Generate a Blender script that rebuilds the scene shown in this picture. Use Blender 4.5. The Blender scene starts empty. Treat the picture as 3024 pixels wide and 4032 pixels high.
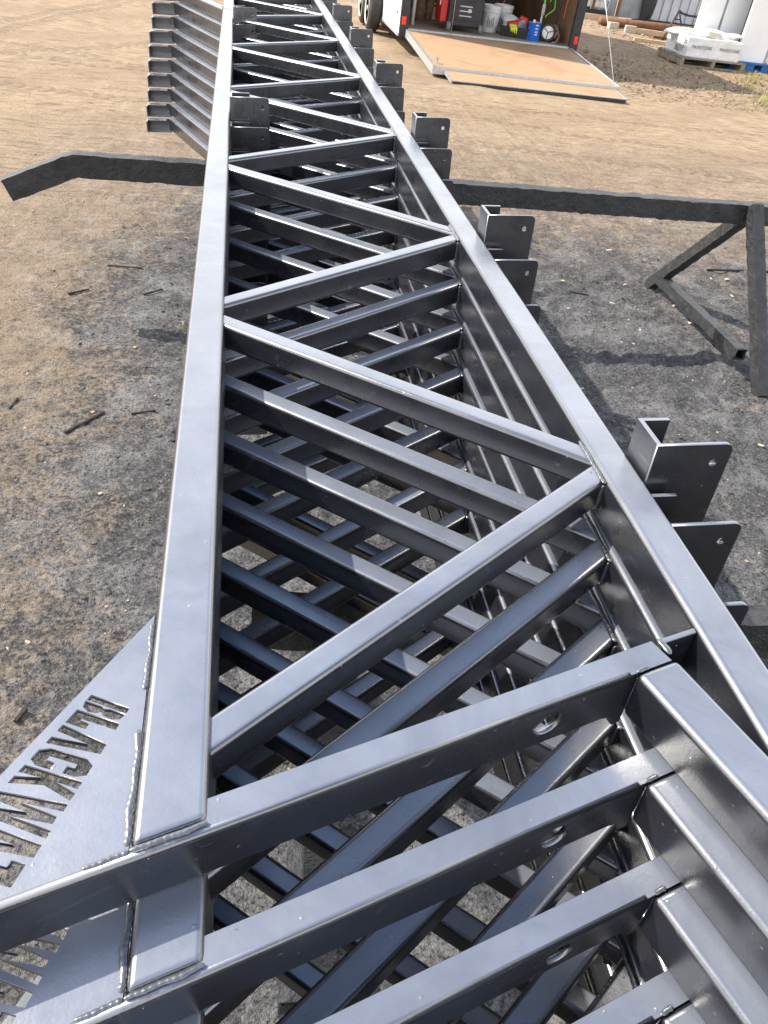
import bpy, bmesh, math, random
import numpy as np
from mathutils import Vector, Matrix
random.seed(4); rng = np.random.default_rng(4)
R = math.radians
scene = bpy.context.scene
COL = scene.collection

# ------------------------------------------------------------------ camera
HC = 1.75                       # camera height (m)
YAW, PITCH, ROLL = R(11.3647), R(38.8680), R(4.8486)   # relative to the truss stack
LEAN = R(-2.8)                  # the stack leans a little against gravity
U = 0.469                       # camera height over the top truss = the stack's unit
MS = Matrix.Rotation(LEAN, 3, 'Y')
f_ = Vector((math.sin(YAW)*math.cos(PITCH), math.cos(YAW)*math.cos(PITCH), -math.sin(PITCH)))
r_ = Vector((math.cos(YAW), -math.sin(YAW), 0)); u_ = r_.cross(f_)
rr = math.cos(ROLL)*r_ + math.sin(ROLL)*u_; uu = -math.sin(ROLL)*r_ + math.cos(ROLL)*u_
F, Rt, Up = MS @ f_, MS @ rr, MS @ uu
cam = bpy.data.cameras.new('camera'); camo = bpy.data.objects.new('camera', cam); COL.objects.link(camo)
cam.lens = 3044.2/4032*36; cam.sensor_width = 36; cam.sensor_fit = 'AUTO'
cam.clip_start = .02; cam.clip_end = 2000
camo.matrix_world = Matrix(((Rt.x, Up.x, -F.x, 0), (Rt.y, Up.y, -F.y, 0), (Rt.z, Up.z, -F.z, HC), (0, 0, 0, 1)))
scene.camera = camo

# ------------------------------------------------------------------ sky, sun, exposure
SUN_DIR = Vector((-1.0, .46, 1.0)).normalized()
EL = math.asin(SUN_DIR.z); AZ = math.atan2(SUN_DIR.x, SUN_DIR.y)     # azimuth from +Y towards +X
world = bpy.data.worlds.new('World'); scene.world = world; world.use_nodes = True
wn = world.node_tree; wn.nodes.clear()
sky = wn.nodes.new('ShaderNodeTexSky'); sky.sky_type = 'NISHITA'; sky.sun_disc = False
sky.sun_elevation = EL; sky.sun_rotation = AZ; sky.air_density = 1.0; sky.dust_density = 1.2; sky.ozone_density = 2.0
bg = wn.nodes.new('ShaderNodeBackground'); bg.inputs[1].default_value = .15
wo = wn.nodes.new('ShaderNodeOutputWorld'); 
# broken white cloud low round the whole horizon, clear blue overhead
tc = wn.nodes.new('ShaderNodeTexCoord'); sz_ = wn.nodes.new('ShaderNodeSeparateXYZ'); wn.links.new(tc.outputs['Generated'], sz_.inputs[0])
cn = wn.nodes.new('ShaderNodeTexNoise'); cn.inputs['Scale'].default_value = 3.2; cn.inputs['Detail'].default_value = 6; cn.inputs['Roughness'].default_value = .6; wn.links.new(tc.outputs['Generated'], cn.inputs['Vector'])
ma = wn.nodes.new('ShaderNodeMath'); ma.operation = 'MULTIPLY_ADD'; ma.inputs[1].default_value = .4; ma.inputs[2].default_value = -.2; wn.links.new(cn.outputs[0], ma.inputs[0])
mb = wn.nodes.new('ShaderNodeMath'); mb.operation = 'ADD'; wn.links.new(sz_.outputs[2], mb.inputs[0]); wn.links.new(ma.outputs[0], mb.inputs[1])
cr = wn.nodes.new('ShaderNodeMapRange'); cr.interpolation_type = 'SMOOTHSTEP'; cr.inputs[1].default_value = .42; cr.inputs[2].default_value = .74; cr.inputs[3].default_value = 1; cr.inputs[4].default_value = 0; wn.links.new(mb.outputs[0], cr.inputs[0])
cm = wn.nodes.new('ShaderNodeMix'); cm.data_type = 'RGBA'; cm.inputs[7].default_value = (8.4, 8.45, 8.6, 1); wn.links.new(cr.outputs[0], cm.inputs[0]); wn.links.new(sky.outputs[0], cm.inputs[6])
wn.links.new(cm.outputs[2], bg.inputs[0]); wn.links.new(bg.outputs[0], wo.inputs[0])
sl = bpy.data.lights.new('sun', 'SUN'); sl.energy = 4.3; sl.angle = R(.53); sl.color = (1, .94, .85)
so = bpy.data.objects.new('sun', sl); COL.objects.link(so); so.location = (0, 0, 12)
so.rotation_euler = (-SUN_DIR).to_track_quat('-Z', 'Y').to_euler()
vs = scene.view_settings; vs.view_transform = 'Standard'; vs.look = 'None'; vs.exposure = .85; vs.gamma = 1; vs.use_curve_mapping = False
scene.display_settings.display_device = 'sRGB'

# ------------------------------------------------------------------ materials
def new_mat(name):
    m = bpy.data.materials.new(name); m.use_nodes = True
    return m, m.node_tree, m.node_tree.nodes['Principled BSDF']
def N(t, ty, **kw):
    n = t.nodes.new(ty)
    for k, v in kw.items(): setattr(n, k, v)
    return n
def noise(t, scale, detail=4, rough=.55, vec=None, dist=0):
    n = N(t, 'ShaderNodeTexNoise'); n.inputs['Scale'].default_value = scale; n.inputs['Detail'].default_value = detail
    n.inputs['Roughness'].default_value = rough; n.inputs['Distortion'].default_value = dist
    if vec is not None: t.links.new(vec, n.inputs['Vector'])
    return n.outputs[0]
def ramp(t, src, stops, interp='LINEAR'):
    n = N(t, 'ShaderNodeValToRGB'); n.color_ramp.interpolation = interp
    e = n.color_ramp.elements
    while len(e) < len(stops): e.new(.5)
    for el, (p, c) in zip(e, stops):
        el.position = p; el.color = (*c, 1) if isinstance(c, tuple) else (c, c, c, 1)
    t.links.new(src, n.inputs[0]); return n.outputs[0]
def mix(t, fac, a, b, mode='MIX'):
    n = N(t, 'ShaderNodeMix', data_type='RGBA', blend_type=mode)
    for s, v in ((n.inputs[0], fac), (n.inputs[6], a), (n.inputs[7], b)):
        if isinstance(v, (int, float)): s.default_value = v
        elif isinstance(v, tuple): s.default_value = (*v, 1)
        else: t.links.new(v, s)
    return n.outputs[2]
def mth(t, op, a, b=None, c=None, clamp=False):
    n = N(t, 'ShaderNodeMath', operation=op, use_clamp=clamp)
    for i, v in enumerate((a, b, c)):
        if v is None: continue
        if isinstance(v, (int, float)): n.inputs[i].default_value = v
        else: t.links.new(v, n.inputs[i])
    return n.outputs[0]
def bump(t, bsdf, src, strength=.3, dist=.01):
    n = N(t, 'ShaderNodeBump'); n.inputs['Strength'].default_value = strength; n.inputs['Distance'].default_value = dist
    t.links.new(src, n.inputs['Height']); t.links.new(n.outputs[0], bsdf.inputs['Normal']); return n
def objvec(t): return N(t, 'ShaderNodeTexCoord').outputs['Object']
def worldvec(t): return N(t, 'ShaderNodeNewGeometry').outputs['Position']
def rough_mat(name, c1, c2, scale=8, rough=.8, bstr=.2, bdist=.004, metallic=0, spec=.4, bscale=None, vec='obj'):
    m, t, b = new_mat(name)
    v = objvec(t) if vec == 'obj' else worldvec(t)
    n = noise(t, scale, 6, .6, v)
    t.links.new(ramp(t, n, [(.3, c1), (.7, c2)]), b.inputs['Base Color'])
    b.inputs['Roughness'].default_value = rough; b.inputs['Metallic'].default_value = metallic
    b.inputs['Specular IOR Level'].default_value = spec
    bump(t, b, noise(t, bscale or scale*6, 4, .6, v), bstr, bdist)
    return m
MAT = {}

def make_paint():
    m, t, b = new_mat('charcoal_paint'); v = worldvec(t)
    big = noise(t, 7, 5, .6, v); fine = noise(t, 420, 2, .5, v)
    nib = N(t, 'ShaderNodeTexVoronoi'); nib.inputs['Scale'].default_value = 75; t.links.new(v, nib.inputs['Vector'])
    nibs = ramp(t, nib.outputs['Distance'], [(0, 1.0), (.07, 1.0), (.12, 0.0)])
    rsel = N(t, 'ShaderNodeSeparateColor'); t.links.new(nib.outputs['Color'], rsel.inputs[0])
    nibs = mth(t, 'MULTIPLY', nibs, mth(t, 'GREATER_THAN', rsel.outputs[0], .72))
    base = ramp(t, big, [(.3, (.009, .010, .014)), (.7, (.014, .015, .020))])
    base = mix(t, mth(t, 'MULTIPLY', nibs, .5), base, (.16, .16, .16))
    # thin drifts of dust on the paint
    dust = ramp(t, noise(t, 3.1, 6, .7, v, .6), [(.55, 0.0), (.75, 1.0)])
    base = mix(t, mth(t, 'MULTIPLY', dust, .08), base, (.20, .18, .16))
    # patchy pale blue tint on up-facing sides: sky sheen put into the colour
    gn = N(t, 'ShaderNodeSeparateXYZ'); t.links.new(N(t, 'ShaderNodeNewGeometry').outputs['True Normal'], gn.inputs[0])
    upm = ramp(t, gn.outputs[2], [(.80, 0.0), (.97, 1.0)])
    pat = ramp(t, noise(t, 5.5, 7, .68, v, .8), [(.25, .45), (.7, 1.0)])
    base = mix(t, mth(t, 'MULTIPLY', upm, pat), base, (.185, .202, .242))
    # handling scuffs, rubbed along the bars, and a few chalky smears
    ms = N(t, 'ShaderNodeMapping'); ms.inputs['Scale'].default_value = (70, 7, 70); t.links.new(v, ms.inputs[0])
    sc_ = ramp(t, noise(t, 1.0, 5, .7, ms.outputs[0], .6), [(.63, 0.0), (.72, 1.0)])
    base = mix(t, mth(t, 'MULTIPLY', sc_, .35), base, (.20, .20, .20))
    sm_ = ramp(t, noise(t, 9, 8, .75, v, 1.2), [(.66, 0.0), (.74, 1.0)])
    base = mix(t, mth(t, 'MULTIPLY', sm_, .30), base, (.30, .29, .28))
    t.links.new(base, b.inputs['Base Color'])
    rg = ramp(t, noise(t, 16, 5, .65, v), [(.3, .23), (.7, .34)])
    t.links.new(rg, b.inputs['Roughness'])
    b.inputs['IOR'].default_value = 2.45; b.inputs['Specular IOR Level'].default_value = .5
    h = mth(t, 'ADD', mth(t, 'MULTIPLY', fine, .25), mth(t, 'ADD', mth(t, 'MULTIPLY', nibs, 1.2), mth(t, 'MULTIPLY', noise(t, 60, 3, .5, v), .6)))
    bump(t, b, h, .22, .0012)
    return m
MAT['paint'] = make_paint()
def make_weld():
    m, t, b = new_mat('painted_weld'); v = worldvec(t)
    b.inputs["Base Color"].default_value = (.07, .075, .085, 1); b.inputs["Roughness"].default_value = .28
    b.inputs['IOR'].default_value = 2.2
    bump(t, b, noise(t, 260, 3, .6, v), .3, .001); return m
MAT['weld'] = make_weld()
def make_tar():
    m, t, b = new_mat('thick_black_paint'); v = worldvec(t)
    t.links.new(ramp(t, noise(t, 14, 6, .65, v), [(.35, (.014, .015, .017)), (.62, (.036, .036, .037)), (.8, (.10, .098, .092))]), b.inputs['Base Color'])
    b.inputs['Roughness'].default_value = .42; b.inputs['IOR'].default_value = 1.5
    h = mth(t, 'ADD', noise(t, 30, 6, .7, v, .5), mth(t, 'MULTIPLY', noise(t, 140, 4, .6, v), .4))
    bump(t, b, h, .8, .012); return m
MAT['tar'] = make_tar()

STK_C = (.17, 1.6)
def make_ground():
    m, t, b = new_mat('dirt_ground'); v = worldvec(t)
    sx = N(t, 'ShaderNodeSeparateXYZ'); t.links.new(v, sx.inputs[0]); X, Y = sx.outputs[0], sx.outputs[1]
    n1 = noise(t, .7, 5, .6, v); n2 = noise(t, 5, 8, .7, v); n3 = noise(t, 34, 6, .7, v); n4 = noise(t, 150, 3, .6, v); n5 = noise(t, 1.9, 6, .65, v, .7)
    dirt = ramp(t, n2, [(.25, (.28, .200, .125)), (.5, (.40, .295, .188)), (.75, (.50, .390, .262))])
    dirt = mix(t, mth(t, 'MULTIPLY', ramp(t, n1, [(.35, 0.0), (.65, 1.0)]), .35), dirt, (.47, .325, .195))
    dirt = mix(t, ramp(t, n3, [(.27, .45), (.42, 0.0)]), dirt, (.13, .09, .062))
    dirt = mix(t, ramp(t, n4, [(.62, 0.0), (.75, .6)]), dirt, (.56, .45, .33))
    # charcoal paint overspray that settled round the stack (a stain with its own outline)
    dxr = mth(t, 'MAXIMUM', mth(t, 'SUBTRACT', X, .35), 0.0); dxl = mth(t, 'MAXIMUM', mth(t, 'SUBTRACT', -.05, X), 0.0)
    dr = mth(t, 'DIVIDE', dxr, 7.0); dl = mth(t, 'DIVIDE', dxl, 1.0)
    dy = mth(t, 'DIVIDE', mth(t, 'MAXIMUM', mth(t, 'SUBTRACT', Y, 4.1), 0.0), 2.3)
    d = mth(t, 'SQRT', mth(t, 'ADD', mth(t, 'ADD', mth(t, 'MULTIPLY', dr, dr), mth(t, 'MULTIPLY', dl, dl)), mth(t, 'MULTIPLY', dy, dy)))
    d = mth(t, 'ADD', d, mth(t, 'MULTIPLY', mth(t, 'SUBTRACT', n5, .5), 1.3))
    d = mth(t, 'ADD', d, mth(t, 'MULTIPLY', mth(t, 'SUBTRACT', n3, .5), .9))
    n6 = noise(t, 85, 4, .75, v); n7 = noise(t, 17, 7, .72, v, .4)
    d = mth(t, 'ADD', d, mth(t, 'ADD', mth(t, 'MULTIPLY', mth(t, 'SUBTRACT', n6, .5), .9), mth(t, 'MULTIPLY', mth(t, 'SUBTRACT', n7, .5), 1.3)))
    dh = mth(t, 'MULTIPLY', d, .5)
    fade = ramp(t, mth(t, 'MULTIPLY', d, .3), [(.40, 1.0), (.70, 0.0)])
    msk = ramp(t, dh, [(.21, .97), (.34, .70), (.50, .42), (.95, .24), (1.0, .20)])
    msk = mth(t, 'MULTIPLY', msk, fade)
    soot = ramp(t, n3, [(.28, (.026, .027, .030)), (.5, (.078, .080, .085)), (.72, (.165, .166, .168))])
    wht = ramp(t, noise(t, 3.3, 7, .72, v, .5), [(.47, 0.0), (.63, .8)])
    soot = mix(t, wht, soot, (.245, .243, .242))
    soot = mix(t, ramp(t, n4, [(.60, 0.0), (.72, .6)]), soot, (.30, .29, .28))
    soot = mix(t, ramp(t, n6, [(.36, .9), (.50, 0.0)]), soot, (.012, .012, .013))
    soot = mix(t, ramp(t, n6, [(.56, 0.0), (.68, .75)]), soot, (.24, .24, .235))
    dirt = mix(t, ramp(t, n6, [(.33, .5), (.46, 0.0)]), dirt, (.15, .10, .065))
    dirt = mix(t, ramp(t, n7, [(.30, .3), (.44, 0.0)]), dirt, (.17, .115, .072))
    refl_dark = ramp(t, mth(t, 'ADD', Y, mth(t, 'MULTIPLY', mth(t, 'SUBTRACT', n5, .5), .5)), [(.12, 1.0), (.5, 0.0)])  # added black on the nearest, mostly unseen ground so steel sides reflect dark
    soot = mix(t, refl_dark, soot, (.016, .016, .018))
    msk = mth(t, 'MAXIMUM', msk, mth(t, 'MULTIPLY', refl_dark, .97))
    col = mix(t, msk, dirt, soot)
    mps = N(t, 'ShaderNodeMapping'); mps.inputs['Scale'].default_value = (1.3, 6.5, 1); mps.inputs['Rotation'].default_value = (0, 0, R(9)); t.links.new(v, mps.inputs[0])
    stk = noise(t, 2.6, 8, .74, mps.outputs[0], .3)
    farm = ramp(t, mth(t, 'DIVIDE', Y, 10), [(.40, .0), (.55, 1.0)])
    col = mix(t, mth(t, 'MULTIPLY', ramp(t, stk, [(.38, .75), (.50, 0.0)]), farm), col, (.17, .12, .08))
    col = mix(t, mth(t, 'MULTIPLY', ramp(t, stk, [(.56, 0.0), (.70, .55)]), farm), col, (.54, .42, .285))
    # drive ruts: darker, damper wheel bands
    w = N(t, 'ShaderNodeTexWave'); w.inputs['Scale'].default_value = .16; w.inputs['Distortion'].default_value = 3.5; w.inputs['Detail'].default_value = 3
    mp = N(t, 'ShaderNodeMapping'); mp.inputs['Rotation'].default_value = (0, 0, R(63)); t.links.new(v, mp.inputs[0]); t.links.new(mp.outputs[0], w.inputs['Vector'])
    far = ramp(t, mth(t, 'DIVIDE', Y, 14), [(.4, 0.0), (.55, 1.0)])
    col = mix(t, mth(t, 'MULTIPLY', mth(t, 'MULTIPLY', ramp(t, w.outputs[1], [(.55, 0.0), (.9, .55)]), far), n2), col, (.24, .165, .105))
    trk = None
    for (x0, y0, x1, y1, w_) in ((-2.9, 11.6, -1.9, 14.9, .10), (-2.65, 11.5, -1.65, 14.9, .10), (-3.0, 9.2, -.9, 11.4, .11), (2.9, 8.8, 5.6, 8.0, .10), (3.0, 7.6, 5.3, 7.2, .12), (1.2, 9.6, 5.2, 9.4, .09)):
        L_ = math.hypot(x1-x0, y1-y0); ux, uy = (x1-x0)/L_, (y1-y0)/L_
        dxn = mth(t, 'SUBTRACT', X, x0); dyn = mth(t, 'SUBTRACT', Y, y0)
        q = mth(t, 'ABSOLUTE', mth(t, 'ADD', mth(t, 'SUBTRACT', mth(t, 'MULTIPLY', dxn, -uy), mth(t, 'MULTIPLY', dyn, -ux)), mth(t, 'MULTIPLY', mth(t, 'SUBTRACT', n1, .5), .5)))
        al = mth(t, 'ADD', mth(t, 'MULTIPLY', dxn, ux), mth(t, 'MULTIPLY', dyn, uy))
        tread = mth(t, 'MULTIPLY_ADD', mth(t, 'SINE', mth(t, 'ADD', mth(t, 'MULTIPLY', al, 46.0), mth(t, 'MULTIPLY', q, 30.0))), .35, .65)
        inside = mth(t, 'MULTIPLY', ramp(t, mth(t, 'DIVIDE', q, w_*2), [(.35, 1.0), (.55, 0.0)]), ramp(t, n2, [(.38, 0.0), (.55, 1.0)]))
        one = mth(t, 'MULTIPLY', inside, tread)
        trk = one if trk is None else mth(t, 'MAXIMUM', trk, one)
    col = mix(t, mth(t, 'MULTIPLY', trk, .5), col, (.19, .13, .085))
    t.links.new(col, b.inputs['Base Color']); b.inputs['Roughness'].default_value = .92; b.inputs['Specular IOR Level'].default_value = .25
    h = mth(t, 'ADD', mth(t, 'MULTIPLY', n3, .8), mth(t, 'ADD', mth(t, 'MULTIPLY', n4, .35), mth(t, 'MULTIPLY', noise(t, 12, 6, .7, v), 1.2)))
    h = mth(t, 'ADD', h, mth(t, 'MULTIPLY', n6, .5)); h = mth(t, 'SUBTRACT', h, mth(t, 'MULTIPLY', trk, .8)); bump(t, b, h, 1.0, .021); return m
MAT['ground'] = make_ground()
MAT['pebble_dark'] = rough_mat('sooty_stone', (.03, .03, .032), (.16, .155, .15), 14, .85, .4, .004, vec='w')
MAT['pebble_tan'] = rough_mat('tan_stone', (.20, .14, .09), (.50, .40, .29), 11, .9, .4, .004, vec='w')
MAT['chip'] = rough_mat('pale_wood_chip', (.42, .33, .22), (.66, .58, .46), 30, .8, .3, .002)
MAT['burnt'] = rough_mat('charred_stick', (.012, .012, .013), (.045, .042, .04), 40, .7, .5, .004)
MAT['leaf'] = rough_mat('dry_leaf', (.12, .075, .045), (.42, .30, .18), 9, .8, .2, .002, vec='w')
MAT['white_metal'] = rough_mat('white_panel', (.74, .74, .72), (.82, .82, .80), 3, .42, .05, .002)
MAT['black_frame'] = rough_mat('black_trim', (.018, .018, .02), (.04, .038, .038), 12, .5, .2, .002)
MAT['aluminium'] = rough_mat('dull_aluminium', (.42, .43, .43), (.58, .58, .57), 18, .42, .15, .001, metallic=.6)
MAT['tyre'] = rough_mat('tyre_rubber', (.022, .021, .02), (.06, .052, .045), 9, .85, .3, .003)
MAT['white_rim'] = rough_mat('white_wheel', (.62, .60, .54), (.78, .77, .73), 8, .5, .1, .002)
MAT['red_lens'] = rough_mat('red_lamp_lens', (.72, .035, .02), (.82, .06, .03), 20, .25, .1, .001)
MAT['grey_plastic'] = rough_mat('grey_plastic', (.10, .10, .11), (.17, .17, .18), 10, .5, .15, .001)
MAT['black_plastic'] = rough_mat('black_plastic', (.014, .014, .016), (.035, .035, .038), 14, .42, .2, .002)
MAT['red_plastic'] = rough_mat('red_plastic', (.42, .02, .02), (.56, .035, .03), 10, .4, .1, .001)
MAT['white_plastic'] = rough_mat('white_plastic', (.60, .60, .58), (.74, .74, .72), 9, .45, .1, .001)
MAT['blue_can'] = rough_mat('blue_tin', (.012, .10, .52), (.02, .16, .66), 6, .3, .05, .001)
MAT['grey_tin'] = rough_mat('grey_tin', (.36, .40, .46), (.50, .53, .57), 20, .4, .1, .001)
MAT['green_rope'] = rough_mat('green_cord', (.10, .55, .05), (.20, .72, .10), 40, .6, .3, .002)
MAT['yellow'] = rough_mat('yellow_plastic', (.55, .60, .03), (.70, .72, .06), 12, .5, .1, .001)
MAT['orange'] = rough_mat('orange_cord', (.62, .14, .03), (.75, .20, .04), 30, .5, .1, .001)
MAT['canvas'] = rough_mat('brown_canvas', (.14, .085, .05), (.27, .17, .10), 16, .85, .4, .004)
MAT['pale_cloth'] = rough_mat('pale_cloth', (.40, .36, .28), (.55, .50, .41), 12, .9, .3, .004)
MAT['steel'] = rough_mat('galvanised_steel', (.38, .39, .40), (.55, .56, .57), 15, .4, .15, .001, metallic=.7)
MAT['dark_steel'] = rough_mat('dark_steel', (.02, .021, .023), (.05, .05, .05), 25, .5, .3, .002)
MAT['rust'] = rough_mat('rusty_steel', (.11, .050, .026), (.26, .125, .065), 14, .8, .4, .003)
MAT['pallet_wood'] = rough_mat('grey_pallet_wood', (.16, .13, .10), (.33, .28, .22), 18, .85, .4, .003)
MAT['blue_wood'] = rough_mat('blue_pallet_paint', (.015, .10, .28), (.03, .17, .42), 18, .7, .3, .002)
MAT['pale_wood'] = rough_mat('pale_timber', (.46, .32, .19), (.63, .48, .31), 10, .8, .3, .003)
MAT['brick'] = rough_mat('buff_brick', (.42, .34, .27), (.60, .53, .44), 20, .9, .4, .003)
MAT['grey_sheet'] = rough_mat('weathered_grey_sheet', (.16, .175, .18), (.40, .42, .42), 2.2, .6, .1, .002)
MAT['shed'] = rough_mat('silver_sheet_metal', (.44, .46, .49), (.60, .62, .65), 3, .45, .1, .002, metallic=.3)
MAT['ink'] = rough_mat('black_print', (.03, .03, .032), (.06, .06, .062), 30, .7, .05, .001)
MAT['grey_print'] = rough_mat('grey_print', (.10, .10, .105), (.20, .20, .205), 60, .7, .05, .001)
MAT['foil'] = rough_mat('shrink_wrap', (.62, .62, .60), (.76, .76, .74), 7, .35, .5, .012)
def make_ply(name, c1, c2, c3, gs):
    m, t, b = new_mat(name); v = objvec(t)
    mp = N(t, 'ShaderNodeMapping'); mp.inputs['Scale'].default_value = gs; t.links.new(v, mp.inputs[0])
    g = noise(t, 6, 6, .6, mp.outputs[0], .4); s = noise(t, 1.3, 6, .62, v, .8)
    c = ramp(t, g, [(.3, c1), (.7, c2)]); c = mix(t, ramp(t, s, [(.5, 0.0), (.66, .65)]), c, c3)
    t.links.new(c, b.inputs['Base Color']); b.inputs['Roughness'].default_value = .7
    bump(t, b, g, .15, .003); return m
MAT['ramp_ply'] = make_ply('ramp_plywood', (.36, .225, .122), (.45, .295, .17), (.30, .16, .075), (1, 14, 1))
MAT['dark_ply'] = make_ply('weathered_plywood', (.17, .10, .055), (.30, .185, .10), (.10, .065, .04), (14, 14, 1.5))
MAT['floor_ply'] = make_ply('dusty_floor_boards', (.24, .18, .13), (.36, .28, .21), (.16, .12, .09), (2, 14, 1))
def make_grass():
    m, t, b = new_mat('grass_blade'); v = worldvec(t)
    t.links.new(ramp(t, noise(t, 4, 4, .6, v), [(.3, (.15, .18, .05)), (.5, (.30, .30, .10)), (.72, (.46, .38, .20))]), b.inputs['Base Color'])
    b.inputs['Roughness'].default_value = .6; return m
MAT['grass'] = make_grass()

# ------------------------------------------------------------------ mesh helpers
def to_obj(name, me, mat, parent=None, loc=None, rot=None):
    me.materials.clear(); me.materials.append(mat if not isinstance(mat, str) else MAT[mat])
    o = bpy.data.objects.new(name, me); COL.objects.link(o)
    if parent is not None: o.parent = parent
    if loc is not None: o.location = loc
    if rot is not None: o.rotation_euler = rot
    return o
def wnorm(o):
    for p in o.data.polygons: p.use_smooth = True
    md = o.modifiers.new('weighted_normals', 'WEIGHTED_NORMAL'); md.keep_sharp = True; md.weight = 100
    return o
def bm_mesh(bm, name='m'):
    bmesh.ops.recalc_face_normals(bm, faces=bm.faces)
    me = bpy.data.meshes.new(name); bm.to_mesh(me); bm.free(); return me
def prism_mesh(poly, z0, z1, bev=0, seg=3):
    bm = bmesh.new(); a = [bm.verts.new((x, y, z0)) for x, y in poly]; c = [bm.verts.new((x, y, z1)) for x, y in poly]
    n = len(poly); bm.faces.new(a[::-1]); bm.faces.new(c)
    for i in range(n): bm.faces.new((a[i], a[(i+1) % n], c[(i+1) % n], c[i]))
    if bev: bmesh.ops.bevel(bm, geom=list(bm.edges), offset=bev, segments=seg, profile=.5, affect='EDGES', clamp_overlap=True)
    return bm_mesh(bm)
def add_box(bm, lo, hi, M=None):
    vs_ = [bm.verts.new(Vector((x, y, z)) if M is None else M @ Vector((x, y, z))) for z in (lo[2], hi[2]) for y in (lo[1], hi[1]) for x in (lo[0], hi[0])]
    for q in ((0, 2, 3, 1), (4, 5, 7, 6), (0, 1, 5, 4), (1, 3, 7, 5), (3, 2, 6, 7), (2, 0, 4, 6)): bm.faces.new([vs_[i] for i in q])
    return vs_
def box(name, lo, hi, mat, parent=None, bev=0, seg=2, M=None):
    bm = bmesh.new(); add_box(bm, lo, hi, M)
    if bev: bmesh.ops.bevel(bm, geom=list(bm.edges), offset=bev, segments=seg, profile=.5, affect='EDGES', clamp_overlap=True)
    o = to_obj(name, bm_mesh(bm), mat, parent)
    return wnorm(o) if bev else o
def add_tube(bm, pts, rad, sides=8, cap=True):
    pts = [Vector(p) for p in pts]; rings = []
    rads = rad if isinstance(rad, (list, tuple)) else [rad]*len(pts)
    prev = None
    for i, p in enumerate(pts):
        d = (pts[min(i+1, len(pts)-1)] - pts[max(i-1, 0)]).normalized()
        if prev is None:
            s = d.orthogonal().normalized()
        else:
            s = (prev - d*prev.dot(d)).normalized()
        prev = s; w = d.cross(s)
        rings.append([bm.verts.new(p + (s*math.cos(2*math.pi*k/sides) + w*math.sin(2*math.pi*k/sides))*rads[i]) for k in range(sides)])
    for a, c in zip(rings, rings[1:]):
        for k in range(sides): bm.faces.new((a[k], a[(k+1) % sides], c[(k+1) % sides], c[k]))
    if cap: bm.faces.new(rings[0][::-1]); bm.faces.new(rings[-1])
def tube(name, pts, rad, mat, parent=None, sides=8):
    bm = bmesh.new(); add_tube(bm, pts, rad, sides); me = bm_mesh(bm)
    for p in me.polygons: p.use_smooth = True
    return to_obj(name, me, mat, parent)
def lathe(name, prof, mat, parent=None, loc=(0, 0, 0), sides=28, axis='Z', rot=None):
    bm = bmesh.new(); rings = []
    for r, z in prof:
        rings.append([bm.verts.new((r*math.cos(2*math.pi*k/sides), r*math.sin(2*math.pi*k/sides), z)) for k in range(sides)])
    for a, c in zip(rings, rings[1:]):
        for k in range(sides): bm.faces.new((a[k], a[(k+1) % sides], c[(k+1) % sides], c[k]))
    if prof[0][0] > 1e-4: bm.faces.new(rings[0][::-1])
    if prof[-1][0] > 1e-4: bm.faces.new(rings[-1])
    me = bm_mesh(bm)
    me.shade_smooth(); me.set_sharp_from_angle(angle=R(38))
    return to_obj(name, me, mat, parent, loc, rot)
def plate_mesh(outline, holes, th, M=None, bev=0):
    """a flat cut plate with holes (2D outline, thickness th centred), moved by M"""
    cu = bpy.data.curves.new('cut', 'CURVE'); cu.dimensions = '2D'; cu.fill_mode = 'BOTH'; cu.extrude = th/2
    for poly in [outline] + holes:
        s = cu.splines.new('POLY'); s.points.add(len(poly)-1); s.use_cyclic_u = True
        for p, (x, y) in zip(s.points, poly): p.co = (x, y, 0, 1)
    ob = bpy.data.objects.new('cut', cu); me = bpy.data.meshes.new_from_object(ob); bpy.data.objects.remove(ob); bpy.data.curves.remove(cu)
    if M is not None: me.transform(M)
    bm = bmesh.new(); bm.from_mesh(me); bmesh.ops.remove_doubles(bm, verts=bm.verts, dist=1e-6); bmesh.ops.recalc_face_normals(bm, faces=bm.faces); bm.to_mesh(me); bm.free()
    return me
def circ(x, y, r, n=16): return [(x+r*math.cos(2*math.pi*k/n), y+r*math.sin(2*math.pi*k/n)) for k in range(n)]
def empty(name, loc, label, cat, group=None, rot=None):
    o = bpy.data.objects.new(name, None); COL.objects.link(o); o.location = loc; o.empty_display_size = .1
    if rot is not None: o.rotation_euler = rot
    return tag(o, label, cat, group)
def tag(o, label=None, cat=None, group=None, kind=None):
    for k, v in (('label', label), ('category', cat), ('group', group), ('kind', kind)):
        if v: o[k] = v
    return o
def copy_tree(o, parent=None):
    c = o.copy(); COL.objects.link(c); c.parent = parent
    for ch in list(o.children): copy_tree(ch, c)
    return c
def text_mesh(s, size, th=.0006):
    cu = bpy.data.curves.new('txt', 'FONT'); cu.body = s; cu.size = size; cu.extrude = th; cu.align_x = 'CENTER'; cu.align_y = 'CENTER'
    ob = bpy.data.objects.new('txt', cu); me = bpy.data.meshes.new_from_object(ob); bpy.data.objects.remove(ob); return me

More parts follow.
